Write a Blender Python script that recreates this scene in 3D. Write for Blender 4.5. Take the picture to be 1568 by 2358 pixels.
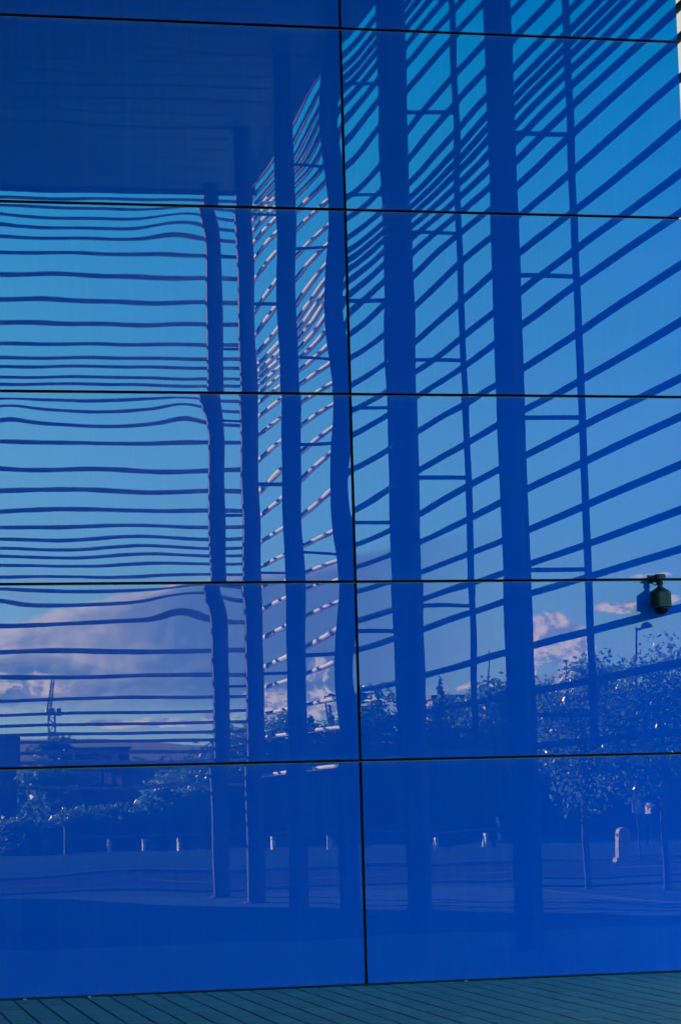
import bpy, math, random
import numpy as np
from math import sin, cos, pi, radians, atan, atan2, sqrt, exp

S = bpy.context.scene
for o in list(bpy.data.objects):
    bpy.data.objects.remove(o)

# ------------------------------------------------------------------ camera
YAW, PITCH, ROLL = atan(1234 / 5700), atan(686 / 5700), 0.027
cd = bpy.data.cameras.new('camera')
cam = bpy.data.objects.new('camera', cd)
S.collection.objects.link(cam)
cd.sensor_fit = 'VERTICAL'
cd.sensor_height = 36.0
cd.lens = 36.0 * 5700 / 2358
cd.clip_start = 0.1
cd.clip_end = 6000
from mathutils import Matrix, Vector
F = Vector((sin(YAW) * cos(PITCH), cos(YAW) * cos(PITCH), sin(PITCH)))
R0 = Vector((cos(YAW), -sin(YAW), 0))
U0 = R0.cross(F)
R1 = cos(ROLL) * R0 - sin(ROLL) * U0
U1 = sin(ROLL) * R0 + cos(ROLL) * U0
m = Matrix((R1, U1, -F)).transposed().to_4x4()
m.translation = Vector((0, -22.5, 1.6))
cam.matrix_world = m
S.camera = cam

S.render.engine = 'CYCLES'
S.view_settings.view_transform = 'Standard'
S.view_settings.look = 'None'
S.view_settings.gamma = 1
S.view_settings.use_curve_mapping = False
S.view_settings.exposure = 0.0
EXPOSURE = 3.25
S.view_settings.exposure = EXPOSURE


# ------------------------------------------------------------------ node maths helper
class NT:
    """tiny expression builder over a node tree"""
    def __init__(s, tree):
        s.t = tree
        s.n = tree.nodes
        s.l = tree.links

    def node(s, typ, **kw):
        x = s.n.new(typ)
        for k, v in kw.items():
            setattr(x, k, v)
        return x

    def put(s, sock, v):
        if isinstance(v, (int, float)):
            sock.default_value = v
        elif isinstance(v, (tuple, list)):
            sock.default_value = v if len(v) == len(sock.default_value) else tuple(v) + (1.0,)
        else:
            s.l.new(v, sock)

    def m(s, op, a, b=0.0, c=0.0, clamp=False):
        x = s.node('ShaderNodeMath', operation=op, use_clamp=clamp)
        s.put(x.inputs[0], a)
        s.put(x.inputs[1], b)
        s.put(x.inputs[2], c)
        return x.outputs[0]

    def add(s, a, b): return s.m('ADD', a, b)
    def sub(s, a, b): return s.m('SUBTRACT', a, b)
    def mul(s, a, b): return s.m('MULTIPLY', a, b)

    def step(s, v, e0, e1):
        x = s.node('ShaderNodeMapRange', interpolation_type='SMOOTHSTEP')
        s.put(x.inputs[0], v)
        s.put(x.inputs[1], e0)
        s.put(x.inputs[2], e1)
        x.inputs[3].default_value = 0
        x.inputs[4].default_value = 1
        return x.outputs[0]

    def noise(s, vec, scale, detail=4, rough=0.5, dist=0.0):
        x = s.node('ShaderNodeTexNoise')
        if vec is not None:
            s.l.new(vec, x.inputs['Vector'])
        x.inputs['Scale'].default_value = scale
        x.inputs['Detail'].default_value = detail
        x.inputs['Roughness'].default_value = rough
        x.inputs['Distortion'].default_value = dist
        return x.outputs['Fac']

    def xyz(s, a, b, c):
        x = s.node('ShaderNodeCombineXYZ')
        for i, v in enumerate((a, b, c)):
            s.put(x.inputs[i], v)
        return x.outputs[0]

    def mix(s, f, a, b):
        x = s.node('ShaderNodeMix', data_type='RGBA')
        s.put(x.inputs[0], f)
        s.put(x.inputs[6], a)
        s.put(x.inputs[7], b)
        return x.outputs[2]

    def gauss(s, az, el, a0, e0, sa, se):
        p = s.m('POWER', s.mul(s.sub(az, a0), 1.0 / sa), 2.0)
        q = s.m('POWER', s.mul(s.sub(el, e0), 1.0 / se), 2.0)
        return s.m('EXPONENT', s.mul(s.add(p, q), -1.0))


# ------------------------------------------------------------------ world
SUN_EL = radians(13.0)
SUN_DIR = Vector((-0.42 * cos(SUN_EL), -0.907 * cos(SUN_EL), sin(SUN_EL))).normalized()   # towards the sun
w = bpy.data.worlds.new('World')
S.world = w
w.use_nodes = True
t = NT(w.node_tree)
for n in list(t.n):
    t.n.remove(n)
sky = t.node('ShaderNodeTexSky', sky_type='NISHITA')
sky.sun_disc = False
sky.sun_elevation = SUN_EL
sky.sun_rotation = atan2(SUN_DIR.x, SUN_DIR.y)
sky.altitude = 50
sky.air_density = 1.0
sky.dust_density = 0.6
sky.ozone_density = 2.2
tc = t.node('ShaderNodeTexCoord')
sep = t.node('ShaderNodeSeparateXYZ')
t.l.new(tc.outputs['Generated'], sep.inputs[0])
X, Y, Z = sep.outputs
K = 180 / pi
az = t.mul(t.m('ARCTAN2', X, t.mul(Y, -1.0)), K)          # degrees from due -y
el = t.mul(t.m('ARCSINE', Z), K)
front = t.step(Y, 0.25, -0.25)                             # the half of the sky that the wall mirrors
v2 = t.xyz(t.mul(az, 0.5), el, 0.0)
v3 = t.xyz(t.mul(az, 0.22), el, 3.7)
nA = t.noise(v2, 1.1, 7, 0.58, 0.4)
nA2 = t.noise(t.xyz(t.add(t.mul(az, 0.5), 0.10), t.sub(el, 0.12), 0.0), 1.1, 7, 0.58, 0.4)
nB = t.noise(v3, 1.3, 6, 0.55, 0.6)
nC = t.noise(t.xyz(t.mul(az, 0.9), t.mul(el, 1.3), 9.1), 1.6, 8, 0.62, 0.3)
nC2 = t.noise(t.xyz(t.add(t.mul(az, 0.9), 0.16), t.sub(t.mul(el, 1.3), 0.2), 9.1), 1.6, 8, 0.62, 0.3)
# long lens-shaped bank
top = t.add(t.add(4.32, t.mul(t.sub(az, 4.3), 0.215)), t.add(t.mul(t.sub(nB, 0.5), 0.7), t.mul(t.sub(nC, 0.5), 0.5)))
dA = t.sub(top, el)
mA = t.mul(t.mul(t.step(dA, -0.02, 0.14), t.step(el, 2.2, 3.2)), t.mul(t.step(az, 16.5, 12.0), t.step(az, -30, -8)))
mA = t.mul(mA, 0.95)
edgeA = t.mul(t.step(dA, 0.60, 0.06), t.step(az, 14.0, 6.0))
glowA = t.mul(t.step(az, 9.0, 4.0), t.step(nB, 0.36, 0.58))
pinkA = t.m('MAXIMUM', edgeA, t.mul(glowA, 0.9))
pinkA = t.m('ADD', t.mul(pinkA, t.add(0.55, t.mul(t.step(nC, 0.35, 0.65), 0.5))), t.mul(t.mul(t.step(t.sub(nC, nC2), 0.0, 0.10), t.step(az, 12, 6)), 0.14), clamp=True)
# heaps of cumulus
G = None
for a0, e0, sa, se, k in ((10.5, 2.5, 0.95, 0.75, 1.0), (11.6, 2.55, 0.7, 0.55, 0.9), (11.5, 3.5, 0.45, 0.3, 0.8),
                          (17.0, 3.75, 1.15, 0.55, 1.05), (17.1, 2.9, 1.5, 0.5, 0.9), (18.9, 4.3, 1.3, 0.16, 0.85),
                          (19.3, 5.05, 0.5, 0.14, 0.75), (15.0, 2.75, 1.2, 0.35, 0.85), (13.0, 2.55, 0.8, 0.3, 0.8),
                          (7.5, 2.15, 3.0, 0.22, 0.72), (9.0, 2.35, 0.7, 0.22, 0.8), (18.8, 3.1, 0.35, 0.25, 0.7),
                          (24.0, 3.4, 2.5, 0.8, 0.8), (-4.0, 3.0, 4.0, 1.2, 0.9), (5.0, 3.3, 1.3, 0.35, 0.75)):
    g = t.mul(t.gauss(az, el, a0, e0, sa, se), k)
    G = g if G is None else t.m('MAXIMUM', G, g)
sC = t.add(G, t.mul(t.sub(nC, 0.5), 1.5))
mC = t.mul(t.step(sC, 0.42, 0.66), t.step(G, 0.06, 0.25))
litC = t.step(t.sub(nC, nC2), -0.07, 0.10)
# thin veils
mV = t.mul(t.mul(t.step(nB, 0.50, 0.72), t.mul(t.step(el, 6.5, 4.0), t.step(el, 0.0, 1.0))), 0.55)
# broken bright cloud over the other half of the sky
vd = t.node('ShaderNodeVectorMath', operation='MULTIPLY')
t.l.new(tc.outputs['Generated'], vd.inputs[0])
vd.inputs[1].default_value = (1, 1, 2.2)
nD = t.noise(vd.outputs[0], 2.2, 6, 0.55, 0.2)
mD = t.mul(t.step(t.add(nD, t.mul(t.step(el, 60, 10), 0.25)), 0.42, 0.58), t.mul(t.sub(1.0, front), t.step(el, 42, 24)))
SKYK = 0.10
def rad(c): return tuple(v / SKYK for v in c)
tint = t.mix(t.step(el, 3.0, 9.0), (0.38, 0.56, 0.70), (0.35, 0.72, 0.85))
tint = t.mix(t.step(el, 7.0, 19.0), tint, (0.0, 0.84, 0.98))
tn = t.node('ShaderNodeMix', data_type='RGBA', blend_type='MULTIPLY')
tn.inputs[0].default_value = 1.0
t.l.new(sky.outputs[0], tn.inputs[6])
t.l.new(tint, tn.inputs[7])
base = tn.outputs[2]
base = t.mix(mV, base, rad((0.26, 0.34, 0.42)))
cA = t.mix(pinkA, rad((0.13, 0.20, 0.27)), rad((0.80, 0.60, 0.46)))
base = t.mix(t.mul(mA, front), base, cA)
cC = t.mix(litC, rad((0.25, 0.28, 0.33)), rad((0.86, 0.60, 0.42)))
base = t.mix(t.mul(mC, front), base, cC)
cD = t.mix(t.step(nD, 0.45, 0.75), rad((0.070, 0.066, 0.058)), rad((0.090, 0.084, 0.072)))
base = t.mix(mD, base, cD)
bg = t.node('ShaderNodeBackground')
t.l.new(base, bg.inputs[0])
bg.inputs[1].default_value = SKYK
out = t.node('ShaderNodeOutputWorld')
t.l.new(bg.outputs[0], out.inputs[0])

sd = bpy.data.lights.new('sun', 'SUN')
sd.energy = 5.0
sd.angle = radians(0.5)
sd.color = (1.0, 0.74, 0.54)
sun = bpy.data.objects.new('sun', sd)
S.collection.objects.link(sun)
sun.rotation_euler = SUN_DIR.to_track_quat('Z', 'Y').to_euler()

# ------------------------------------------------------------------ object helpers
COL = S.collection


class MB:
    def __init__(s):
        s.v = []
        s.f = []

    def quad_faces(s, i, fs):
        s.f += [tuple(i + k for k in f) for f in fs]

    def box(s, x0, y0, z0, x1, y1, z1, rz=0.0, bottom=True):
        i = len(s.v)
        cx, cy = (x0 + x1) / 2, (y0 + y1) / 2
        for z in (z0, z1):
            for x, y in ((x0, y0), (x1, y0), (x1, y1), (x0, y1)):
                if rz:
                    dx, dy = x - cx, y - cy
                    x, y = cx + dx * cos(rz) - dy * sin(rz), cy + dx * sin(rz) + dy * cos(rz)
                s.v.append((x, y, z))
        fs = [(4, 5, 6, 7), (0, 1, 5, 4), (1, 2, 6, 5), (2, 3, 7, 6), (3, 0, 4, 7)]
        if bottom:
            fs.append((3, 2, 1, 0))
        s.quad_faces(i, fs)
        return s

    def tube(s, p, q, r0, r1=None, n=8, cap=True):
        r1 = r0 if r1 is None else r1
        p, q = Vector(p), Vector(q)
        d = (q - p).normalized()
        a = d.orthogonal().normalized()
        b = d.cross(a)
        i = len(s.v)
        for c, r in ((p, r0), (q, r1)):
            for k in range(n):
                th = 2 * pi * k / n
                s.v.append(tuple(c + a * (r * cos(th)) + b * (r * sin(th))))
        for k in range(n):
            k2 = (k + 1) % n
            s.f.append((i + k, i + k2, i + n + k2, i + n + k))
        if cap:
            s.f.append(tuple(i + k for k in range(n))[::-1])
            s.f.append(tuple(i + n + k for k in range(n)))
        return s

    def lathe(s, prof, n=24, c=(0, 0, 0)):
        i = len(s.v)
        for r, z in prof:
            for k in range(n):
                th = 2 * pi * k / n
                s.v.append((c[0] + r * cos(th), c[1] + r * sin(th), c[2] + z))
        for j in range(len(prof) - 1):
            for k in range(n):
                k2 = (k + 1) % n
                s.f.append((i + j * n + k, i + j * n + k2, i + (j + 1) * n + k2, i + (j + 1) * n + k))
        return s

    def mesh(s, name, mat=None, smooth=False):
        me = bpy.data.meshes.new(name)
        me.from_pydata(s.v, [], s.f)
        if mat:
            me.materials.append(mat)
        if smooth:
            me.shade_smooth()
        me.update()
        return me

    def build(s, name, mat, parent=None, loc=(0, 0, 0), smooth=False, kind=None):
        return obj(name, s.mesh(name, mat, smooth), parent, loc, kind)


def obj(name, me, parent=None, loc=(0, 0, 0), kind=None):
    o = bpy.data.objects.new(name, me)
    o.location = loc
    COL.objects.link(o)
    if parent is not None:
        o.parent = parent
    if kind:
        o['kind'] = kind
    return o


def thing(name, label, cat, loc=(0, 0, 0), group=None, rz=0.0):
    o = bpy.data.objects.new(name, None)
    o.location = loc
    o.rotation_euler = (0, 0, rz)
    COL.objects.link(o)
    o['label'] = label
    o['category'] = cat
    if group:
        o['group'] = group
    return o


def tag(o, label, cat, group=None):
    o['label'] = label
    o['category'] = cat
    if group:
        o['group'] = group
    return o


# ------------------------------------------------------------------ materials
def mat(name, col, rough=0.7, metal=0.0, spec=0.4, nscale=0, namp=0.0, bump=0.0, bscale=0, vary=0.0):
    m_ = bpy.data.materials.new(name)
    m_.use_nodes = True
    k = NT(m_.node_tree)
    b = m_.node_tree.nodes['Principled BSDF']
    b.inputs['Roughness'].default_value = rough
    b.inputs['Metallic'].default_value = metal
    b.inputs['Specular IOR Level'].default_value = spec
    c = tuple(col) + (1.0,)
    co = k.node('ShaderNodeTexCoord')
    if nscale or vary:
        src = None
        if nscale:
            nz = k.noise(co.outputs['Object'], nscale, 6, 0.6)
            src = k.add(k.mul(k.sub(nz, 0.5), 2 * namp), 1.0)
        if vary:
            oi = k.node('ShaderNodeObjectInfo')
            vv = k.add(k.mul(k.sub(oi.outputs['Random'], 0.5), 2 * vary), 1.0)
            src = vv if src is None else k.mul(src, vv)
        hs = k.node('ShaderNodeVectorMath', operation='SCALE')
        hs.inputs[0].default_value = col
        k.l.new(src, hs.inputs['Scale'])
        k.l.new(hs.outputs[0], b.inputs['Base Color'])
    else:
        b.inputs['Base Color'].default_value = c
    if bump:
        bn = k.node('ShaderNodeBump')
        bn.inputs['Strength'].default_value = bump
        bn.inputs['Distance'].default_value = 0.01
        k.l.new(k.noise(co.outputs['Object'], bscale, 5, 0.6), bn.inputs['Height'])
        k.l.new(bn.outputs[0], b.inputs['Normal'])
    return m_


def glass_mat():
    m_ = bpy.data.materials.new('blue_glass')
    m_.use_nodes = True
    k = NT(m_.node_tree)
    for n in list(k.n):
        k.n.remove(n)
    co = k.node('ShaderNodeTexCoord')
    # faint film of dust below each joint and near the ground
    nz = k.noise(co.outputs['Object'], 3.0, 7, 0.65)
    nf = k.noise(co.outputs['Object'], 140.0, 2, 0.5)
    body = k.node('ShaderNodeBsdfDiffuse')
    k.put(body.inputs[0], k.mix(k.add(k.mul(k.step(nz, 0.35, 0.75), 0.5), k.mul(k.node('ShaderNodeObjectInfo').outputs['Random'], 0.5)), GLASS_BODY, GLASS_BODY2))
    sx = k.node('ShaderNodeSeparateXYZ')
    k.l.new(co.outputs['Generated'], sx.inputs[0])
    ox = k.node('ShaderNodeSeparateXYZ')
    k.l.new(co.outputs['Object'], ox.inputs[0])
    streak = k.noise(k.xyz(k.mul(ox.outputs[0], 14.0), 0.0, k.mul(ox.outputs[2], 0.8)), 1.0, 5, 0.6)
    band = k.m('MAXIMUM', k.step(sx.outputs[2], 0.955, 1.0), k.mul(k.step(sx.outputs[2], 0.05, 0.0), 0.7))
    film = k.add(k.mul(k.step(streak, 0.45, 0.75), 0.035), k.mul(k.mul(band, k.step(nz, 0.3, 0.7)), 0.10))
    film = k.add(film, k.mul(k.step(nf, 0.66, 0.80), 0.03))
    dust = k.node('ShaderNodeBsdfDiffuse')
    dust.inputs[0].default_value = (0.30, 0.34, 0.36, 1)
    bm2 = k.node('ShaderNodeMixShader')
    k.l.new(film, bm2.inputs[0])
    k.l.new(body.outputs[0], bm2.inputs[1])
    k.l.new(dust.outputs[0], bm2.inputs[2])
    body = bm2
    gl = k.node('ShaderNodeBsdfGlossy')
    gl.inputs['Roughness'].default_value = 0.0
    gl.inputs['Color'].default_value = (0.80, 0.97, 1.0, 1)
    fr = k.node('ShaderNodeFresnel')
    fr.inputs['IOR'].default_value = GLASS_IOR
    fac = k.mul(fr.outputs[0], k.add(0.97, k.mul(k.sub(nf, 0.5), 0.10)))
    mx = k.node('ShaderNodeMixShader')
    k.l.new(fac, mx.inputs[0])
    k.l.new(body.outputs[0], mx.inputs[1])
    k.l.new(gl.outputs[0], mx.inputs[2])
    o = k.node('ShaderNodeOutputMaterial')
    k.l.new(mx.outputs[0], o.inputs[0])
    return m_


GLASS_BODY = (0.0, 0.086, 0.49)
GLASS_BODY2 = (0.0, 0.098, 0.515)
GLASS_IOR = 1.65
M = dict(
    glass=glass_mat(),
    edge=mat('lit_glass_edge', (0.0, 0.22, 0.85), 0.3),  # brighter blue stands in for light showing through the pane edge
    seal=mat('black_seal', (0.012, 0.016, 0.018), 0.8),
    lip=mat('seal_lip', (0.16, 0.17, 0.16), 0.6),
    dark=mat('building_shell', (0.05, 0.06, 0.08), 0.7, nscale=1.5, namp=0.2),
    slab=mat('paving_slab', (0.185, 0.200, 0.218), 0.75, nscale=6, namp=0.5, bump=0.5, bscale=60, vary=0.10),
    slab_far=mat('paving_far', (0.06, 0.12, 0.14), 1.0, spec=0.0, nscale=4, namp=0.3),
    bed=mat('paving_bed', (0.015, 0.016, 0.017), 0.95),
    asphalt=mat('asphalt', (0.030, 0.048, 0.052), 1.0, spec=0.0, nscale=2.0, namp=0.3, bump=0.4, bscale=40),
    footway=mat('footway', (0.032, 0.085, 0.088), 1.0, spec=0.0, nscale=0.8, namp=0.25),
    grass=mat('grass', (0.04, 0.085, 0.04), 1.0, spec=0.0, nscale=0.35, namp=0.5),
    kerb=mat('kerb_stone', (0.16, 0.20, 0.20), 1.0, spec=0.0, nscale=3, namp=0.2),
    paint=mat('road_paint', (0.35, 0.42, 0.42), 1.0, spec=0.0),
    steel=mat('grey_painted_steel', (0.085, 0.095, 0.11), 0.7, spec=0.12, nscale=2, namp=0.1),
    louvre=mat('louvre_aluminium', (0.42, 0.40, 0.38), 0.6, metal=0.0, spec=0.15, nscale=6, namp=0.08),
    soffit=mat('soffit_board', (0.16, 0.56, 0.70), 0.6, nscale=1.2, namp=0.12, vary=0.09),
    soffitgap=mat('soffit_void', (0.03, 0.03, 0.035), 0.9),
    cam=mat('camera_shell', (0.014, 0.016, 0.014), 0.45, nscale=20, namp=0.15),
    camring=mat('camera_ring', (0.06, 0.07, 0.07), 0.35, metal=0.5),
    camdome=mat('camera_dome', (0.006, 0.005, 0.005), 0.08, spec=0.3),
    white=mat('white_paint', (0.82, 0.82, 0.80), 0.6),
    cream=mat('cream_render', (0.62, 0.55, 0.42), 0.85, nscale=1, namp=0.1),
    render_=mat('grey_render', (0.28, 0.28, 0.28), 0.85, nscale=0.8, namp=0.15),
    brick=mat('dark_brick', (0.11, 0.08, 0.07), 0.9, nscale=2, namp=0.2),
    window=mat('window_glass', (0.05, 0.06, 0.07), 0.08, spec=1.0),
    timber=mat('weathered_timber', (0.045, 0.05, 0.05), 1.0, spec=0.0, nscale=6, namp=0.3),
    stone=mat('pale_stone', (0.52, 0.42, 0.29), 0.7, nscale=6, namp=0.12),
    cabinet=mat('green_cabinet', (0.05, 0.12, 0.11), 0.9, spec=0.05),
    bark=mat('bark', (0.09, 0.07, 0.055), 0.95, nscale=8, namp=0.3),
    yellow=mat('crane_paint', (0.30, 0.25, 0.12), 0.6),
    red=mat('sign_red', (0.45, 0.03, 0.03), 0.5),
    blackp=mat('sign_black', (0.02, 0.02, 0.02), 0.6),
    roof=mat('roof_sheet', (0.15, 0.15, 0.16), 0.8),
)


def leaf_mat(name, a, b, rough=0.5):
    m_ = bpy.data.materials.new(name)
    m_.use_nodes = True
    k = NT(m_.node_tree)
    for n in list(k.n):
        k.n.remove(n)
    co = k.node('ShaderNodeTexCoord')
    nz = k.noise(co.outputs['Object'], 1.7, 3, 0.7)
    c = k.mix(k.step(nz, 0.3, 0.7), a, b)
    p = k.node('ShaderNodeBsdfPrincipled')
    k.l.new(c, p.inputs['Base Color'])
    p.inputs['Roughness'].default_value = rough
    p.inputs['Specular IOR Level'].default_value = 0.3
    tr = k.node('ShaderNodeBsdfTranslucent')
    k.l.new(c, tr.inputs[0])
    mx = k.node('ShaderNodeMixShader')
    mx.inputs[0].default_value = 0.5
    k.l.new(p.outputs[0], mx.inputs[1])
    k.l.new(tr.outputs[0], mx.inputs[2])
    o = k.node('ShaderNodeOutputMaterial')
    k.l.new(mx.outputs[0], o.inputs[0])
    return m_


M['leaf'] = leaf_mat('leaf', (0.07, 0.17, 0.08, 1), (0.12, 0.24, 0.12, 1), 0.36)
M['leaf_dark'] = leaf_mat('leaf_dark', (0.05, 0.14, 0.07, 1), (0.10, 0.22, 0.10, 1), 0.45)
M['leaf_pale'] = leaf_mat('leaf_pale', (0.13, 0.28, 0.14, 1), (0.18, 0.36, 0.18, 1), 0.45)
M['needle'] = leaf_mat('needle', (0.03, 0.09, 0.05, 1), (0.06, 0.13, 0.07, 1), 0.55)

# ------------------------------------------------------------------ ground, plaza, road
def sheet(name, x0, y0, x1, y1, z, m_, n=1, kind='structure'):
    b = MB()
    b.v = [(x0, y0, z), (x1, y0, z), (x1, y1, z), (x0, y1, z)]
    b.f = [(0, 1, 2, 3)]
    return b.build(name, m_, kind=kind)


sheet('ground', -2500, -3000, 2500, 2500, -0.06, M['grass'])
pave = sheet('pavement', -40, -27.2, 14.0, 12.0, -0.025, M['bed'])

rnd = random.Random(4)
SW, SL = 0.213, 0.60
sb = []
for k in range(3):
    e = 0.004
    z1 = -0.0
    b = MB()
    wv, lv = SW - 0.017, SL - 0.014
    # slab with a small chamfer
    for (ix, iz) in ((0, -0.024), (0, -0.003), (0.004, 0.0)):
        for sx, sy in ((-1, -1), (1, -1), (1, 1), (-1, 1)):
            b.v.append((sx * (wv / 2 - ix), sy * (lv / 2 - ix), iz))
    for j in (0, 4):
        for q in range(4):
            q2 = (q + 1) % 4
            b.f.append((j + q, j + q2, j + 4 + q2, j + 4 + q))
    b.f.append((8, 9, 10, 11))
    sb.append(b.mesh('paving_slab', M['slab']))
n_ind = 0
X0, X1 = 1.35, 9.05
ncol = int((X1 - X0) / SW)
far = MB()
mid = MB()
YN = -0.035
for c in range(-60, 60):
    x = X0 + (c + 0.5) * SW
    if x < -7.5 or x > 13.8:
        continue
    off = rnd.random() * SL
    y = YN + off
    r = 0
    while y > -27.0:
        ylo, yhi = y - SL, y
        top = min(yhi, YN)
        near = 0 <= c < ncol and ylo > -4.35
        if near and top - ylo > 0.03 and n_ind < 298:
            o = obj('paving_slab', rnd.choice(sb), pave, (x, (ylo + top) / 2, rnd.uniform(-0.0012, 0.0012)))
            o.scale = (1, (top - ylo) / SL, 1)
            o.rotation_euler = (rnd.uniform(-1, 1) * 0.002, rnd.uniform(-1, 1) * 0.004, 0)
            n_ind += 1
        elif top - ylo > 0.05:
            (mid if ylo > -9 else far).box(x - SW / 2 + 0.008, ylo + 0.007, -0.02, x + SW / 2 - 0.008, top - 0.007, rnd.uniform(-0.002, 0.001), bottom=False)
        y -= SL
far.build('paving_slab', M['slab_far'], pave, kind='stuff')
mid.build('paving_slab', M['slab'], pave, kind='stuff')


def kerb_line(name, pts, wd=0.15, z0=-0.05, z1=0.10):
    b = MB()
    for (xa, ya), (xb, yb) in zip(pts[:-1], pts[1:]):
        d = Vector((xb - xa, yb - ya, 0))
        nn = Vector((-d.y, d.x, 0)).normalized() * wd / 2
        i = len(b.v)
        for z in (z0, z1):
            for px, py, sg in ((xa, ya, 1), (xb, yb, 1), (xb, yb, -1), (xa, ya, -1)):
                b.v.append((px + nn.x * sg, py + nn.y * sg, z))
        b.quad_faces(i, [(4, 5, 6, 7), (0, 1, 5, 4), (1, 2, 6, 5), (2, 3, 7, 6), (3, 0, 4, 7)])
    return b.build(name, M['kerb'], kind='structure')


# verge between plaza and road, the road, and the sunlit footway and lawn beyond it
def curve_y(x, y0):            # the road bends gently
    return y0 - 0.012 * (x - 14) ** 2 * 0.4


def strip(name, xa, xb, ya, yb, z, m_, step=4):
    b = MB()
    n = int((xb - xa) / step)
    for i in range(n + 1):
        x = xa + i * step
        b.v.append((x, curve_y(x, ya), z))
        b.v.append((x, curve_y(x, yb), z))
    for i in range(n):
        b.f.append((2 * i, 2 * i + 1, 2 * i + 3, 2 * i + 2))
    return b.build(name, m_, kind='structure')


strip('verge', -80, 120, -30.5, -27.0, -0.018, M['grass'])
strip('road', -80, 120, -45.0, -30.5, -0.040, M['asphalt'])
strip('footpath', -80, 120, -50.0, -45.0, 0.0, M['footway'])
strip('forecourt', -80, 120, -66.0, -50.0, -0.010, M['footway'])
for yk in (-30.5, -45.0, -50.0):
    kerb_line('kerb', [(x, curve_y(x, yk)) for x in range(-80, 121, 4)], 0.14, -0.06, 0.035 if yk != -50 else 0.02)
b = MB()
for i in range(-10, 24):
    x = i * 4.0
    ya, yb = curve_y(x, -37.8), curve_y(x + 2, -37.8)
    j = len(b.v)
    b.v += [(x, ya - 0.06, -0.034), (x + 2, yb - 0.06, -0.034), (x + 2, yb + 0.06, -0.034), (x, ya + 0.06, -0.034)]
    b.f.append((j, j + 1, j + 2, j + 3))
b.build('road_marking', M['paint'], kind='structure')

# hills far off
b = MB()
nx, ny = 60, 14
rr = random.Random(9)
for j in range(ny + 1):
    for i in range(nx + 1):
        x = -900 + 1800 * i / nx
        y = -300 - 700 * j / ny
        h = sin(pi * min(1, j / 5) / 2) * (9 + 5 * sin(x * 0.011 + 1) + 3 * sin(x * 0.037) + 7 * j / ny) * min(1, j / 2)
        b.v.append((x, y, -0.5 + h + rr.uniform(-0.3, 0.3) * (j > 0)))
for j in range(ny):
    for i in range(nx):
        a0 = j * (nx + 1) + i
        b.f.append((a0, a0 + nx + 1, a0 + nx + 2, a0 + 1))
b.build('hills', mat('hill_woodland', (0.05, 0.07, 0.04), 0.95, nscale=0.05, namp=0.6), kind='structure', smooth=True)

# ------------------------------------------------------------------ the blue glass building
JX = [-5.225, -1.820, 1.590, 4.995, 8.405]
JZ = [0.016, 2.048, 3.713, 5.490, 7.268, 9.050, 10.830, 12.610, 14.40]
GAP = 0.028
bld = thing('glass_building', 'building clad in large glossy cobalt blue glass panels that mirror canopy, sky and trees', 'building', (4.995, 0, 0))
OX = 4.995
# body of the building behind the glass; the wing at its left is added to block sun
MB().box(-13.2 - OX, 0.09, 0.0, 8.37 - OX, 9.0, 14.4).build('shell', M['seal'], bld)
MB().box(-13.2 - OX, 0.003, 0.0, 8.40 - OX, 0.088, 0.012).build('base_rail', M['seal'], bld)

PHASE = {0: .52, 1: .30, 2: .47, 3: .50, 4: .50, 5: .45, 6: .5, 7: .5}


def pane_height(col, row, W_, H_):
    """out-of-plane bow of one toughened pane, metres, as a function of x (0..W) and t (0 top .. 1 bottom)"""
    r_ = random.Random(col * 31 + row * 7 + 3)
    A = 2.3e-3 if col <= 2 else 1.9e-3
    if row == 0:
        A *= 0.5
    ph = PHASE[row] + (r_.uniform(-.06, .06) if col not in (2, 3) else 0)
    waves = []
    for k in range(5):
        lam = r_.uniform(0.5, 1.6)
        th = r_.uniform(0, pi)
        waves.append((2 * pi / lam * cos(th), 2 * pi / lam * sin(th), r_.uniform(0, 6.28), (0.26e-3 if col == 2 else 0.36e-3) * lam / (2 * pi)))
    for k in range(7):
        lam = r_.uniform(0.10, 0.26)
        th = r_.uniform(-0.35, 0.35) + (pi / 2 if k % 2 else 0)
        waves.append((2 * pi / lam * cos(th), 2 * pi / lam * sin(th), r_.uniform(0, 6.28), 0.04e-3 * lam / (2 * pi)))
    bumps = []
    if col == 2:
        if row in (1, 3):
            bumps = [(0.57, -0.04, 0.17, -0.75e-3), (0.50, 0.02, 0.16, -0.65e-3 if row == 1 else -0.45e-3), (0.02, 0.0, 0.14, -0.3e-3)]
        elif row == 2:
            bumps = [(0.06, 0.02, 0.14, -0.5e-3), (0.54, 0.0, 0.14, -0.60e-3)]
        elif row == 0:
            bumps = [(0.50, 0.02, 0.18, -0.35e-3)]
        else:
            bumps = [(0.50, 0.02, 0.15, -0.4e-3)]
    elif col == 3:
        bumps = [(0.32, 0.0, 0.12, 0.25e-3)] if row in (1, 2) else [(0.5, 0.0, 0.12, -0.2e-3)]
    G_ = 3.6e-3 if row else 1.6e-3

    def h(x, tt):
        z = (1 - tt) * H_
        u = x / W_
        v = -A * H_ / (2 * pi) * -cos(2 * pi * (tt - ph))        # slope = A sin(2 pi (t - phase))
        for kx, kz, p0, am in waves:
            v += am * sin(kx * x + kz * z + p0)
        for u0, t0, s_, B in bumps:
            d2 = (x - u0 * W_) ** 2 + ((tt - t0) * H_) ** 2
            v += B * exp(-d2 / (2 * s_ * s_))
        v += -G_ * 0.22 * cos(2 * pi * tt) * exp(-(W_ - x) / 0.22)
        v += -3.6e-3 * 0.13 * exp(-x / 0.13) * (0.8 if row else 0.4)
        if col == 2 and row:
            v -= 1.2e-3 * x
        return v
    return h


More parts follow.
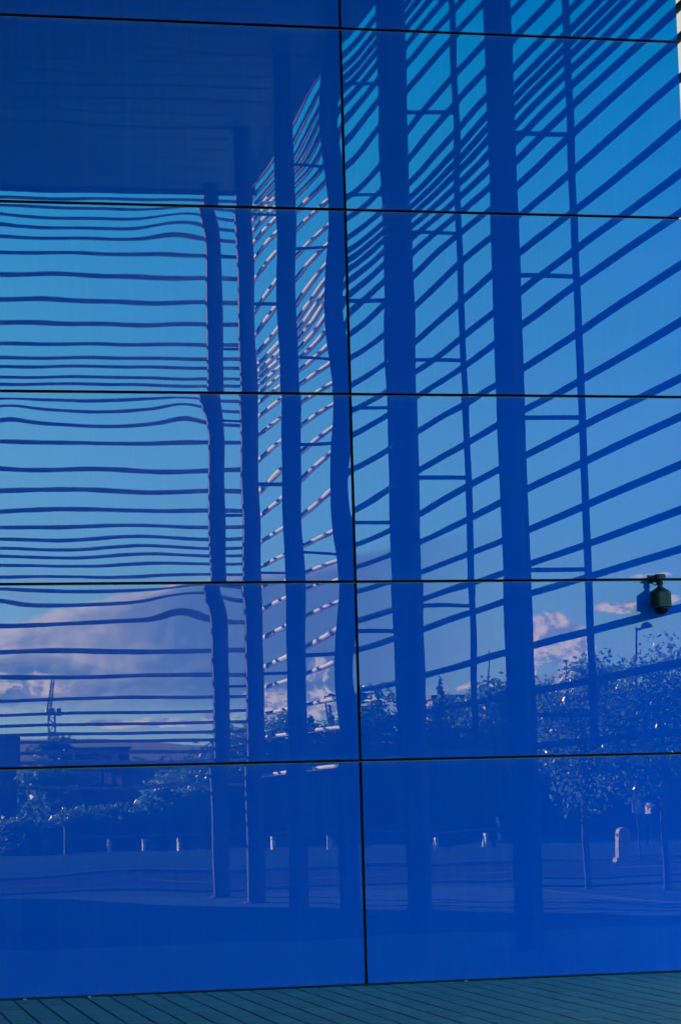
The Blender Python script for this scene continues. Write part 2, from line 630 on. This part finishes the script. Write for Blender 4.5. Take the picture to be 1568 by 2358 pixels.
for col in range(4):
    for row in range(8):
        xa, xb = JX[col] + GAP / 2, JX[col + 1] - (GAP / 2 if col < 3 else 0.0)
        za, zb = JZ[row] + (GAP / 2 if row else 0), JZ[row + 1] - GAP / 2
        W_, H_ = xb - xa, zb - za
        vis = col in (2, 3) and row <= 5
        nx_, nz_ = (150, 90) if vis else (30, 20)
        hf = pane_height(col, row, W_, H_)
        xs = np.linspace(0, W_, nx_ + 1)
        ts = np.linspace(0, 1, nz_ + 1)
        verts = [(x, hf(x, tt), (1 - tt) * H_) for tt in ts for x in xs]
        n1 = nx_ + 1
        faces = [(j * n1 + i, (j + 1) * n1 + i, (j + 1) * n1 + i + 1, j * n1 + i + 1) for j in range(nz_) for i in range(nx_)]
        me = bpy.data.meshes.new('glass_panel')
        me.from_pydata(verts, [], faces)
        me.materials.append(M['glass'])
        me.shade_smooth()
        me.update()
        p = obj('glass_panel', me, bld, (xa - OX, 0, za))
        # the thickness of the pane
        e = MB().box(0, 0.004, 0, W_ - (0.001 if col < 3 else 0.0), 0.024, H_)
        ee = e.build('pane_edge', M['edge'] if col == 3 else M['seal'], p)
for row in range(1, 8):
    MB().box(JX[0] - OX, 0.012, JZ[row] - GAP / 2 + 0.001, 8.40 - OX, 0.088, JZ[row] - GAP / 2 + 0.007).build('joint_seal', M['lip'], bld)

# ------------------------------------------------------------------ unseen dark wing added at the far left to block low sun
wing = thing('shading_wing', 'added tall dark wing out of view on the left, blocking sun from the wall', 'building', (-10, -17, 0))
MB().box(-5.2, -10.0, 0, 3.36, 16.9, 18.5).build('wall', M['dark'], wing)
off = thing('shading_block', 'added plain tall block out of view across the road, shading wall and near louvres', 'building', (-25, -56, 0))  # unseen block, added to keep low sun off near louvres and glass
MB().box(-23, -7, -0.1, 13.1, 6.0, 27.0).build('wall', M['render_'], off)
MB().box(-23.3, -7.3, 27.0, 13.3, 6.3, 27.4).build('roof', M['roof'], off)
wnm = MB().box(-0.7, 0, -0.9, 0.7, 0.05, 0.9).mesh('window', M['window'])
for i in range(11):
    for k in range(7):
        obj('window', wnm, off, (-20.5 + 3 * i, 6.0, 2.4 + 3.6 * k))


# ------------------------------------------------------------------ canopy roof on columns
can = thing('entrance_canopy', 'high flat entrance canopy with boarded soffit on tall round columns, mirrored in the glass', 'canopy', (8, -14, 0))
CX, CY = 8.0, -14.0
ROOFZ, XR, YF = 14.6, 8.95, -27.95
MB().box(-6.6 - CX, YF - CY, ROOFZ + 0.07, XR - CX, -0.2 - CY, ROOFZ + 0.75).build('roof_slab', M['soffitgap'], can)
MB().box(-6.6 - CX, YF - 0.06 - CY, ROOFZ - 0.02, XR + 0.06 - CX, YF - CY, ROOFZ + 0.85).build('fascia', M['steel'], can)
MB().box(XR - CX, YF - CY, ROOFZ - 0.02, XR + 0.06 - CX, -0.2 - CY, ROOFZ + 0.85).build('fascia', M['steel'], can)
bw = 0.68
yb = -0.3
boards = MB().box(-6.5 - CX, 0.022, 0, XR - 0.03 - CX, bw - 0.075, 0.05).mesh('soffit_board', M['soffit'])
while yb - bw > YF:
    obj('soffit_board', boards, can, (0, yb - bw - CY, ROOFZ + rnd.uniform(-0.004, 0.004)))
    yb -= bw
CYS = [-4.75, -9.9, -14.3, -18.6, -22.8, -26.8]
colm = MB().lathe([(0.165, 0.0), (0.165, ROOFZ + 0.02)], 32).mesh('column', M['steel'], True)
plate = MB().lathe([(0.0, 0.025), (0.23, 0.025), (0.24, 0.018), (0.24, 0.0)], 32).mesh('base_collar', M['steel'])
cols = list(zip((7.95, 7.95, 7.98, 8.02, 8.04, 8.05), CYS)) + [(3.30, -26.8), (-1.2, -26.8)]
for x, y in cols:
    c_ = obj('column', colm, can, (x - CX, y - CY, 0))
    obj('base_collar', plate, c_)
    if x > 7:
        g = MB()
        g.v = [(0.62, -0.05, ROOFZ - 0.02), (0.94, -0.05, ROOFZ - 0.02), (0.94, -0.05, ROOFZ - 0.30), (0.88, -0.05, ROOFZ - 0.30),
               (0.62, 0.05, ROOFZ - 0.02), (0.94, 0.05, ROOFZ - 0.02), (0.94, 0.05, ROOFZ - 0.30), (0.88, 0.05, ROOFZ - 0.30)]
        g.f = [(0, 1, 2, 3), (7, 6, 5, 4), (0, 4, 5, 1), (1, 5, 6, 2), (2, 6, 7, 3), (3, 7, 4, 0)]
        g.build('gusset', M['steel'], can, (x - CX, y - CY, 0))

# ------------------------------------------------------------------ louvre screens
ZR = [2.31, 3.02, 3.57, 4.19, 4.59, 5.04, 5.53, 5.94, 6.51, 7.08, 7.63, 8.04, 8.52, 9.01, 9.43, 9.75, 9.99, 10.19, 10.37,
      10.52, 10.68, 10.92, 11.29, 11.69, 12.26, 12.66, 12.98, 13.24, 13.45, 13.63, 13.82, 14.06, 14.36]
ZL = [14.34, 14.12, 13.86, 13.61, 13.36, 13.03, 12.61, 12.19, 11.8, 11.4, 11.09, 10.88, 10.62, 10.44, 10.05, 9.8, 9.47, 9.09,
      8.6, 8.25, 7.91, 7.6, 7.35, 7.14, 6.95, 6.74, 6.46, 6.06, 5.79, 5.43, 4.97, 4.55, 4.09, 3.74, 3.46, 3.23, 3.04, 2.79, 2.57, 2.15]
XL = 8.80
scr = thing('louvre_screen', 'long tall screen of horizontal tubes running back from the wall end, far part sunlit', 'screen', (XL, -12, 0))
yA, yB = -27.62, 5.2
lm = MB().tube((0, yA + 12, 0), (0, yB + 12, 0), 0.043, n=14).mesh('louvre', M['louvre'], True)
for z in ZR:
    obj('louvre', lm, scr, (0, 0, z))
pm = MB().tube((0, 0, 2.2), (0, 0, ROOFZ - 0.02), 0.044, n=14).mesh('post', M['steel'], True)
bz = [2.62, 4.28, 6.04, 7.72, 9.44, 11.15, 12.85]
bm_ = MB().tube((-0.85 + 0.12, 0, 0), (-0.02, 0, 0), 0.028, n=8).mesh('bracket', M['steel'], True)
for y in CYS + [3.2]:
    pp = obj('post', pm, scr, (0, y + 12, 0))
    for z in bz:
        if y < 0:
            obj('bracket', bm_, pp, (0, 0, z))
        else:
            MB().tube((-0.45, 0, z - 0.2), (-0.02, 0, z - 0.2), 0.035, n=8).build('bracket', M['steel'], pp)

YLS = -27.65
XA, XB = -6.0, 8.72
scl = thing('louvre_screen', 'closely spaced horizontal tube screen facing the wall, left of the far corner column', 'screen', (1.4, YLS, 0))
lm2 = MB().tube((XA - 1.4, 0, 0), (XB - 1.4, 0, 0), 0.040, n=14).mesh('louvre', M['louvre'], True)
for z in ZL:
    obj('louvre', lm2, scl, (0, 0, z))
bm2 = MB().tube((0, 0.02, 0), (0, 0.85 - 0.14, 0), 0.028, n=8).mesh('bracket', M['steel'], True)
for x in (8.74, 8.05, 3.30, -1.2):
    pp = obj('post', pm, scl, (x - 1.4, 0, 0))
    if x < 8:
        for z in bz:
            obj('bracket', bm2, pp, (0, 0, z))

# ------------------------------------------------------------------ dome camera on the glass
dcx, dcz = 7.915, 3.30
DQ = -0.19
dome = thing('security_camera', 'dark domed security camera hanging from a short arm on the blue glass wall', 'camera', (dcx, 0, dcz))
MB().box(-0.055, -0.014, 0.385, 0.055, 0.012, 0.455).build('wall_plate', M['cam'], dome)
b = MB()
b.box(-0.040, DQ - 0.045, 0.398, 0.040, -0.014, 0.438)
b.lathe([(0.0, 0.445), (0.052, 0.445), (0.058, 0.438), (0.058, 0.402), (0.050, 0.394), (0.0, 0.394)], 24, (0, DQ, 0))
b.build('arm', M['cam'], dome)
MB().lathe([(0.026, 0.395), (0.026, 0.375), (0.033, 0.372), (0.033, 0.350), (0.025, 0.346), (0.025, 0.325), (0.036, 0.320), (0.038, 0.306)], 24, (0, DQ, 0)).build('stem', M['cam'], dome, smooth=True)
MB().lathe([(0.0, 0.316), (0.040, 0.314), (0.052, 0.308), (0.094, 0.280), (0.101, 0.272), (0.104, 0.150), (0.106, 0.142)], 40, (0, DQ, 0)).build('housing', M['cam'], dome, smooth=False)
MB().lathe([(0.104, 0.146), (0.109, 0.143), (0.109, 0.134), (0.100, 0.130), (0.080, 0.124), (0.070, 0.123)], 40, (0, DQ, 0)).build('ring', M['camring'], dome, smooth=True)
MB().lathe([(0.073, 0.128)] + [(0.073 * cos(k * pi / 20), 0.120 - 0.062 * sin(k * pi / 20)) for k in range(0, 11)], 32, (0, DQ, 0)).build('dome', M['camdome'], dome, smooth=True)
MB().tube((0.02, DQ + 0.02, 0.40), (0.03, 0.0, 0.36), 0.006, n=6).build('cable', M['blackp'], dome)


# ------------------------------------------------------------------ trees and shrubs
def leaf_mesh(name, pts, nrm, size, m_, rg):
    n = len(pts)
    a = rg.normal(size=(n, 3))
    a /= np.linalg.norm(a, axis=1)[:, None]
    nn = nrm + 0.8 * rg.normal(size=(n, 3))
    nn /= np.linalg.norm(nn, axis=1)[:, None]
    u_ = np.cross(nn, a)
    u_ /= np.linalg.norm(u_, axis=1)[:, None] + 1e-9
    v_ = np.cross(nn, u_)
    s = size * rg.uniform(0.6, 1.3, size=(n, 1))
    q = np.stack([pts - u_ * s, pts - v_ * s * 0.55, pts + u_ * s, pts + v_ * s * 0.55], 1).reshape(-1, 3)
    me = bpy.data.meshes.new(name)
    me.vertices.add(4 * n)
    me.vertices.foreach_set('co', q.ravel())
    me.loops.add(4 * n)
    me.loops.foreach_set('vertex_index', np.arange(4 * n))
    me.polygons.add(n)
    me.polygons.foreach_set('loop_start', np.arange(0, 4 * n, 4))
    me.polygons.foreach_set('loop_total', np.full(n, 4))
    me.materials.append(m_)
    me.update()
    me.validate()
    return me


def crown_points(rg, h0, h1, rad_, n, kind):
    P, N = [], []
    if kind == 'conifer':
        zz = h0 + (h1 - h0) * (1 - np.sqrt(rg.uniform(0, 1, n)))
        fr = (zz - h0) / (h1 - h0)
        rr_ = rad_ * (1 - fr) * (0.75 + 0.25 * np.sin(zz * 9)) * np.sqrt(rg.uniform(0.25, 1, n))
        th = rg.uniform(0, 2 * pi, n)
        P = np.stack([rr_ * np.cos(th), rr_ * np.sin(th), zz - 0.12 * rr_], 1)
        N = np.stack([np.cos(th), np.sin(th), 0.5 + 0 * th], 1)
        return P, N
    k = max(6, int(9 + rad_ * 7))
    cz, hz = (h0 + h1) / 2, (h1 - h0) / 2
    per = n // k
    for i in range(k):
        d = rg.normal(size=3)
        d /= np.linalg.norm(d)
        rr_ = rg.uniform(0.40, 0.92)
        c = np.array([d[0] * rad_ * rr_, d[1] * rad_ * rr_, cz + d[2] * hz * rr_ * 1.02])
        taper = 1 - 0.35 * max(0, (c[2] - cz) / hz)
        c[:2] *= taper
        s = rad_ * rg.uniform(0.30, 0.58)
        e = rg.normal(size=(per, 3))
        e /= np.linalg.norm(e, axis=1)[:, None]
        rr2 = rg.uniform(0.45, 1.12, size=(per, 1))
        P.append(c + e * s * rr2 * np.array([1, 1, 0.8]))
        N.append(e + [0, 0, 0.4])
    return np.concatenate(P), np.concatenate(N)


def tree(x, y, h, rad_, label, seed, kind='round', n=2600, leaf=0.11, m_='leaf', trunk_h=None, group='trees beyond the road', cat='tree', tr=None):
    rg = np.random.default_rng(seed)
    name = {'round': 'broadleaf_tree', 'conifer': 'conifer_tree', 'street': 'street_tree'}[kind]
    T = thing(name, label, cat, (x, y, 0), group)
    th = trunk_h if trunk_h is not None else h * 0.3
    r0 = tr or max(0.05, h * 0.016)
    b = MB()
    b.tube((0, 0, -0.05), (rg.uniform(-.03, .03), rg.uniform(-.03, .03), th), r0 * 1.15, r0 * 0.8, 10, cap=False)
    b.tube((0, 0, th - 0.01), (0, 0, h * 0.93), r0 * 0.8, r0 * 0.15, 8, cap=False)
    if kind != 'conifer':
        for k in range(7):
            a_ = rg.uniform(0, 6.28)
            z0 = th + (h - th) * rg.uniform(0.0, 0.55)
            rr_ = rad_ * rg.uniform(0.5, 0.9)
            mid = (rr_ * 0.45 * cos(a_), rr_ * 0.45 * sin(a_), z0 + rr_ * 0.35)
            b.tube((0, 0, z0), mid, r0 * 0.45, r0 * 0.28, 6, cap=False)
            b.tube(mid, (rr_ * cos(a_ + .2), rr_ * sin(a_ + .2), z0 + rr_ * 0.95), r0 * 0.28, r0 * 0.08, 6, cap=False)
    b.build('trunk', M['bark'], T, smooth=True)
    P, N = crown_points(rg, th * (0.9 if kind != 'conifer' else 0.5), h, rad_, n, kind)
    obj('crown', leaf_mesh('crown', P, N, leaf, M[m_], rg), T)
    return T


# the two street trees by the road corner
tree(15.25, -25.4, 4.75, 1.4, 'slender young street tree at the road edge, left of the pair', 11, 'street', 5200, 0.060, 'leaf', 1.75, 'young street trees', tr=0.062)
tree(16.25, -23.6, 4.75, 1.45, 'slender young street tree nearest the right edge, beside the small white sign', 12, 'street', 5600, 0.060, 'leaf', 1.75, 'young street trees', tr=0.068)
tree(18.4, -27.2, 5.0, 1.6, 'young street tree farther right than the pair at the road edge', 13, 'street', 3600, 0.065, 'leaf', 1.7, 'young street trees', tr=0.062)

back = [(19.0, -92, 5.0, 2.2, 'round'), (21.0, -94, 5.7, 1.9, 'round'), (22.0, -92, 6.0, 1.7, 'round'), (23.7, -96, 6.3, 1.0, 'conifer'),
        (24.3, -94, 6.6, 1.0, 'conifer'), (25.0, -92, 6.0, 1.6, 'round'), (26.5, -95, 6.8, 1.5, 'round'), (27.5, -97, 7.5, 1.3, 'conifer'),
        (28.2, -95, 7.2, 1.2, 'conifer'), (28.9, -92, 6.2, 1.8, 'round'), (30.7, -97, 8.2, 1.2, 'conifer'), (31.6, -92, 6.0, 1.9, 'round'),
        (32.4, -94, 8.1, 1.3, 'round'), (34.0, -96, 8.6, 1.6, 'round'), (34.9, -92, 6.6, 2.0, 'round'), (36.2, -94, 8.9, 1.5, 'round'),
        (37.6, -92, 8.0, 1.7, 'round'), (39.4, -95, 8.5, 1.7, 'round'), (40.6, -92, 7.2, 2.1, 'round'), (42.6, -94, 8.2, 2.2, 'round'),
        (45.4, -92, 7.8, 2.4, 'round'), (49.0, -94, 8.4, 2.6, 'round')]
desc = ['lowest tree at the left end of the tree line', 'small round tree rising just right of the lowest one', 'round tree under the pink cloud gap',
        'narrow dark conifer just left of the distant lamp', 'narrow dark conifer beside the distant lamp post', 'low round tree right of the lamp post conifers',
        'bushy tree behind the middle joint of the wall', 'dark conifer taller than its pair left of the thick column', 'dark conifer lower than its pair left of the thick column',
        'broad low tree left of the cream ended building', 'lone dark spire rising above the flat roofed building', 'broad low tree in front of the flat roofed building',
        'slim leafy tree right of the flat roofed building', 'taller leafy tree left of the widest column', 'broad low tree half behind the widest column',
        'tallest pointed tree just right of the widest column', 'leafy tree left of the thin right hand post', 'leafy tree right of the thin right hand post',
        'wide tree behind the crown of the left street tree', 'wide tree behind the right street tree', 'broad tree farthest right but one in the row', 'broad tree at the right end of the row']
for i, (x, y, h, r_, kd) in enumerate(back):
    tree(x, y, h * ((1.22 if 26 < x < 33 else 1.06) if kd == 'round' else 1.05), r_ * (1.45 if kd == 'round' else 1.5), desc[i], 40 + i, kd, 5600 if kd == 'round' else 3200, 0.15 if kd == 'round' else 0.14,
         'needle' if kd == 'conifer' else ('leaf_dark', 'leaf', 'leaf_dark', 'leaf_pale')[i % 4], 0.8)

shr = [(9.5, 1.5, 'leaf_dark', 'dark low shrub at the far left behind the cabinet'), (11.9, 1.7, 'leaf_dark', 'dark shrub behind the grey cabinet'),
       (13.7, 2.3, 'leaf_dark', 'deep green shrub behind the left end of the rail'), (15.5, 3.0, 'leaf_pale', 'pale sunlit shrub behind the middle of the rail'),
       (17.3, 3.6, 'leaf_pale', 'largest pale shrub, left of the corner column'), (19.2, 3.8, 'leaf', 'tall shrub behind the corner column'),
       (21.0, 3.7, 'leaf', 'shrub between the two farthest columns'), (22.9, 3.5, 'leaf_pale', 'shrub under the distant lamp post'),
       (24.8, 3.4, 'leaf', 'shrub right of the distant lamp post'), (26.7, 3.8, 'leaf_pale', 'shrub behind the middle joint of the wall'),
       (28.6, 3.9, 'leaf', 'shrub left of the white marker post'), (30.5, 3.7, 'leaf_pale', 'shrub beneath the conifer spire'),
       (32.4, 3.6, 'leaf', 'shrub left of the widest column'), (34.4, 3.8, 'leaf', 'shrub behind the widest column'),
       (36.4, 3.9, 'leaf_pale', 'shrub behind the left street tree trunk'), (38.3, 3.6, 'leaf_dark', 'dark shrub behind the round topped stone'),
       (40.4, 3.7, 'leaf', 'shrub behind the right street tree trunk'), (42.6, 3.6, 'leaf', 'shrub near the right edge'),
       (45.0, 3.9, 'leaf_dark', 'dark shrub at the right end of the hedge')]
for i, (x, h, mm, lb) in enumerate(shr):
    rg = np.random.default_rng(200 + i)
    T = thing('shrub', lb, 'shrub', (x, -89.5 + rg.uniform(-1, 1), 0), 'shrubs beyond the rail')
    P, N = crown_points(rg, -h * 0.5, h * 1.05, 1.9, 5200, 'round')
    P[:, 2] = np.abs(P[:, 2])
    obj('foliage', leaf_mesh('foliage', P, N, 0.15, M[mm], rg), T)
    b = MB()
    for k in range(6):
        a_ = k * 1.05
        b.tube((0.1 * cos(a_), 0.1 * sin(a_), -0.05), (0.7 * cos(a_), 0.7 * sin(a_), h * 0.6), 0.035, 0.010, 6, cap=False)
    b.build('stem', M['bark'], T)

# far woodland seen as one mass on the rise
rg = np.random.default_rng(77)
P, N = [], []
for k in range(150):
    x = rg.uniform(-40, 150)
    y = rg.uniform(-330, -215)
    hh = rg.uniform(2.5, 4.5)
    if 17 < x < 33 and y > -260:
        hh *= 0.6
    e = rg.normal(size=(130, 3))
    e /= np.linalg.norm(e, axis=1)[:, None]
    P.append(np.array([x, y, hh * 0.75]) + e * np.array([3.2, 3.2, hh * 0.85]) * rg.uniform(0.6, 1.05, size=(130, 1)))
    N.append(e)
P = np.concatenate(P)
P[:, 2] = np.maximum(P[:, 2], 0)
obj('woodland', leaf_mesh('woodland', P, np.concatenate(N), 0.8, M['leaf_dark'], rg), kind='stuff')
bpy.data.objects['woodland']['label'] = 'distant woodland along the rise'
bpy.data.objects['woodland']['category'] = 'woodland'

# ------------------------------------------------------------------ rail with white topped posts
posts = [(12.1, -83.0), (13.35, -81.0), (14.55, -79.0), (17.45, -74.0), (19.15, -71.0), (21.3, -67.0), (21.95, -65.8), (23.2, -63.6)]
xa, ya = 11.3, -84.3
rail = thing('trip_rail', 'low timber rail on short posts across the sunlit ground', 'fence', (17, -74, 0))
d = Vector((24.2 - xa, -61.9 - ya, 0))
b = MB()
b.tube((xa - 17, ya + 74, 0.56), (24.2 - 17, -61.9 + 74, 0.56), 0.07, n=8)
b.build('rail', M['timber'], rail)
for k in range(12):
    f_ = (k + 0.5) / 12
    MB().tube((xa + d.x * f_ - 17, ya + d.y * f_ + 74, -0.05), (xa + d.x * f_ - 17, ya + d.y * f_ + 74, 0.55), 0.07, n=8).build('post', M['timber'], rail)
wh = ['outermost left', 'second from left', 'third from left', 'first right of the farthest columns', 'near the middle joint', 'just left of the thick column', 'just right of the thick column', 'nearest the marker post']
for i, (x, y) in enumerate(posts):
    bo = thing('bollard', 'short white board post in front of the timber rail, ' + wh[i], 'bollard', (x + 0.25, y + 0.6, 0), 'white bollards by the timber rail')
    MB().box(-0.06, -0.21, -0.05, 0.06, 0.21, 0.46).build('post', M['white'], bo)
    MB().box(-0.063, -0.213, 0.33, 0.063, 0.213, 0.37).build('band', M['blackp'], bo)
for i, (x, y, h, lb) in enumerate(((21.0, -94.0, 1.5, 'white marker post between the two farthest columns'), (27.9, -77.3, 0.95, 'white marker post left of the widest column'),
                                   (30.2, -63.2, 1.1, 'white marker post near the right edge'))):
    bo = thing('marker_post', lb, 'post', (x, y, 0), 'white marker posts')
    MB().box(-0.05, -0.05, -0.03, 0.05, 0.05, h).build('post', M['white'], bo)
    MB().box(-0.053, -0.053, h * 0.45, 0.053, 0.053, h * 0.55).build('band', M['blackp'], bo)

# ------------------------------------------------------------------ cabinet, stone, signs, lamps
cb = thing('utility_cabinet', 'grey green utility cabinet at the left end of the timber rail', 'cabinet', (10.5, -80.3, 0))
MB().box(-0.27, -0.2, 0, 0.27, 0.2, 1.02).build('body', M['cabinet'], cb)
MB().box(-0.30, -0.23, 1.02, 0.30, 0.23, 1.07).build('lid', M['cabinet'], cb)
MB().box(-0.25, 0.2, 0.06, -0.006, 0.212, 0.98).build('door', M['cabinet'], cb)
MB().box(0.006, 0.2, 0.06, 0.25, 0.212, 0.98).build('door', M['cabinet'], cb)

st = thing('round_topped_stone', 'pale upright stone slab with rounded top, sunlit along its left edge', 'stone', (21.85, -43.2, 0), rz=-0.03)
st.scale = (0.88, 0.72, 0.92)
b = MB()
prof = [(-0.17, 0.02), (-0.20, 0.3), (-0.19, 0.62)] + [(-0.18 * cos(k * pi / 10), 0.72 + 0.17 * sin(k * pi / 10)) for k in range(11)] + [(0.19, 0.62), (0.20, 0.3), (0.17, 0.02)]
n = len(prof)
for yy in (-0.18, 0.18):
    for x, z in prof:
        b.v.append((x, yy, z))
b.f.append(tuple(range(n)))
b.f.append(tuple(range(2 * n - 1, n - 1, -1)))
for k in range(n):
    k2 = (k + 1) % n
    b.f.append((k, n + k, n + k2, k2))
b.build('slab', M['stone'], st)
MB().box(-0.24, -0.2, -0.03, 0.24, 0.2, 0.07).build('plinth', M['stone'], st)
MB().box(-0.215, -0.04, 0.62, -0.196, 0.04, 0.70).build('plaque', M['blackp'], st)

sg = thing('road_sign', 'square road sign with a curved dark symbol and red corners on a thin pole', 'sign', (22.5, -43.8, 0), rz=0.1)
MB().tube((0.05, 0, -0.05), (0, 0, 1.72), 0.032, n=8).build('pole', M['steel'], sg)
MB().box(-0.15, 0.035, 1.24, 0.15, 0.05, 1.66).build('board', M['white'], sg)
b = MB()
for k in range(9):
    a0, a1 = pi + k * pi / 9, pi + (k + 1) * pi / 9
    i = len(b.v)
    for a_ in (a0, a1):
        for r_ in (0.085, 0.12):
            b.v.append((r_ * cos(a_), 0.053, 1.42 + r_ * 1.1 * sin(a_)))
    b.f.append((i, i + 1, i + 3, i + 2))
b.build('symbol', M['blackp'], sg)
b = MB()
i = 0
b.v = [(-0.145, 0.0535, 1.655), (-0.145, 0.0535, 1.52), (-0.04, 0.0535, 1.60), (0.145, 0.0535, 1.655), (0.145, 0.0535, 1.52), (0.04, 0.0535, 1.60)]
b.f = [(0, 1, 2), (3, 5, 4)]
b.build('red_corner', M['red'], sg)

sn = thing('small_sign', 'small white sign with a dark pictogram beside the right street tree', 'sign', (15.84, -23.3, 0), rz=-0.10)
MB().tube((0.02, 0, -0.05), (0.02, 0, 1.9), 0.012, n=6).build('pole', M['steel'], sn)
MB().box(-0.030, -0.16, 1.33, -0.020, 0.12, 1.57).build('plate', M['white'], sn)
MB().box(-0.033, -0.07, 1.40, -0.030, 0.03, 1.47).build('pictogram', M['blackp'], sn)
MB().box(-0.033, -0.045, 1.49, -0.030, 0.005, 1.53).build('pictogram', M['blackp'], sn)


def lamp(x, y, h, label, dx):
    T = thing('street_lamp', label, 'street lamp', (x, y, 0), 'tall street lamps')
    MB().tube((0, 0, -0.05), (0, 0, h), 0.075, 0.04, 10).build('pole', M['steel'], T, smooth=True)
    MB().tube((0, 0, h - 0.08), (dx * 0.35, 0, h), 0.035, n=8).build('arm', M['steel'], T)
    b = MB()
    b.lathe([(0.0, 0.16), (0.12, 0.13), (0.22, 0.05), (0.24, -0.02), (0.1, -0.05), (0.0, -0.06)], 16)
    b.v = [(v[0] * 1.0 + dx * 0.42, v[1] * 0.6, v[2] * 0.9 + h + 0.02) for v in b.v]
    b.build('lantern', M['steel'], T, smooth=True)


lamp(28.35, -60, 7.6, 'tall street lamp with a bowl lantern above the right street tree', 1)
lamp(25.15, -99, 7.7, 'distant street lamp above the conifers left of the middle joint', 1)

# ------------------------------------------------------------------ far buildings and crane
def building(name, label, x0, y0, x1, y1, h, mw, wins=(), mr=None, roof=True):
    cx, cy = (x0 + x1) / 2, (y0 + y1) / 2
    T = thing(name, label, 'building', (cx, cy, 0))
    MB().box(x0 - cx, y0 - cy, -0.3, x1 - cx, y1 - cy, h).build('wall', mw, T)
    if roof:
        MB().box(x0 - cx - 0.2, y0 - cy - 0.2, h, x1 - cx + 0.2, y1 - cy + 0.2, h + 0.25).build('roof', mr or M['roof'], T)
    for (wx, wz, ww, wh_) in wins:
        f_ = MB().box(wx - cx - 0.06, y1 - cy + 0.0, wz - 0.06, wx + ww - cx + 0.06, y1 - cy + 0.06, wz + wh_ + 0.06).build('window', M['white'], T)
        MB().box(wx - cx, y1 - cy + 0.06, wz, wx + ww - cx, y1 - cy + 0.075, wz + wh_).build('pane', M['window'], f_)
    return T


fb = building('flat_roofed_building', 'flat roofed building with a cream sunlit end above the trees', 35.65, -121, 41.5, -118, 8.3, M['render_'], [(37.0 + 1.5 * k, 6.2, 0.9, 1.0) for k in range(3)])
MB().box(-3.0, -1.6, 0, -2.93, 1.6, 8.2).build('end_wall', M['cream'], fb)
building('block_with_tower', 'dark block with a stair tower at the far left of the skyline', 13.0, -222, 19.0, -210, 9.0, M['brick'], [(17.6, 3.5, 0.8, 1.2), (17.6, 6.2, 0.8, 1.2)])
wn = [(23.9 + 1.05 * k, 4.5, 0.62, 0.75) for k in range(3)] + [(23.9 + 1.05 * k, 5.8, 0.6, 0.8) for k in range(3)] + [(22.7, 4.8, 0.4, 0.5), (27.0, 4.5, 0.4, 0.5)]
building('terrace_building', 'long low building with pale framed windows right of the crane', 21.8, -212, 27.6, -200, 6.9, M['brick'], wn)
building('low_shed', 'low shed stretching right from the terrace building', 27.5, -216, 33.5, -206, 5.6, M['render_'])
tree(19.9, -188, 9.3, 2.1, 'dark tree standing at the foot of the crane', 90, 'round', 2400, 0.24, 'leaf_dark', 1.0)

cr = thing('tower_crane', 'distant tower crane with raised jib above the left skyline', 'crane', (39.6, -400, 0))
cr.scale = (1, 1, 1.08)
b = MB()
hw = 0.5
H_ = 19.0
for sx in (-hw, hw):
    for sy in (-hw, hw):
        b.tube((sx, sy, 0), (sx, sy, H_), 0.17, n=4)
z = 0.0
k = 0
while z < H_ - 1:
    for sy in (-hw, hw):
        b.tube((-hw, sy, z), (hw, sy, z), 0.11, n=4)
        b.tube((-hw if k % 2 else hw, sy, z), (hw if k % 2 else -hw, sy, z + 1.6), 0.09, n=4)
    for sx in (-hw, hw):
        b.tube((sx, -hw, z), (sx, hw, z), 0.11, n=4)
    z += 1.6
    k += 1
b.build('mast', M['yellow'], cr)
MB().box(-1.0, -0.8, 18.6, 0.4, 0.8, 19.7).build('cab', M['white'], cr)
MB().box(0.8, -0.6, 18.0, 1.5, 0.6, 19.6).build('counterweight', M['dark'], cr)
b = MB()
p0, p1 = Vector((-0.4, 0, 19.5)), Vector((0.9, -9.0, 25.0))
for sx in (-0.3, 0.3):
    for sz in (0, 0.6):
        b.tube(p0 + Vector((sx, 0, sz)), p1 + Vector((sx * .7, 0, sz * .7)), 0.13, n=4)
for k in range(8):
    a_, c_ = p0.lerp(p1, k / 8), p0.lerp(p1, (k + 1) / 8)
    b.tube(a_ + Vector((-0.3, 0, 0)), c_ + Vector((0.3, 0, 0.5)), 0.08, n=4)
    b.tube(a_ + Vector((0.3, 0, 0)), a_ + Vector((-0.3, 0, 0)), 0.08, n=4)
b.build('jib', M['yellow'], cr)

# a few fallen petals on the paving against the base rail
for i, x in enumerate((1.86, 2.43, 5.9)):
    tag(MB().box(x, -0.075 - 0.01 * i, 0.002, x + 0.03, -0.055 - 0.01 * i, 0.012, rz=0.5 * i).build('fallen_leaf', M['stone']),
        ('pale fallen leaf on the paving at the bottom left corner of the wall', 'pale fallen leaf on the paving a little right of the corner one', 'pale fallen leaf on the paving right of the middle joint')[i], 'leaf')
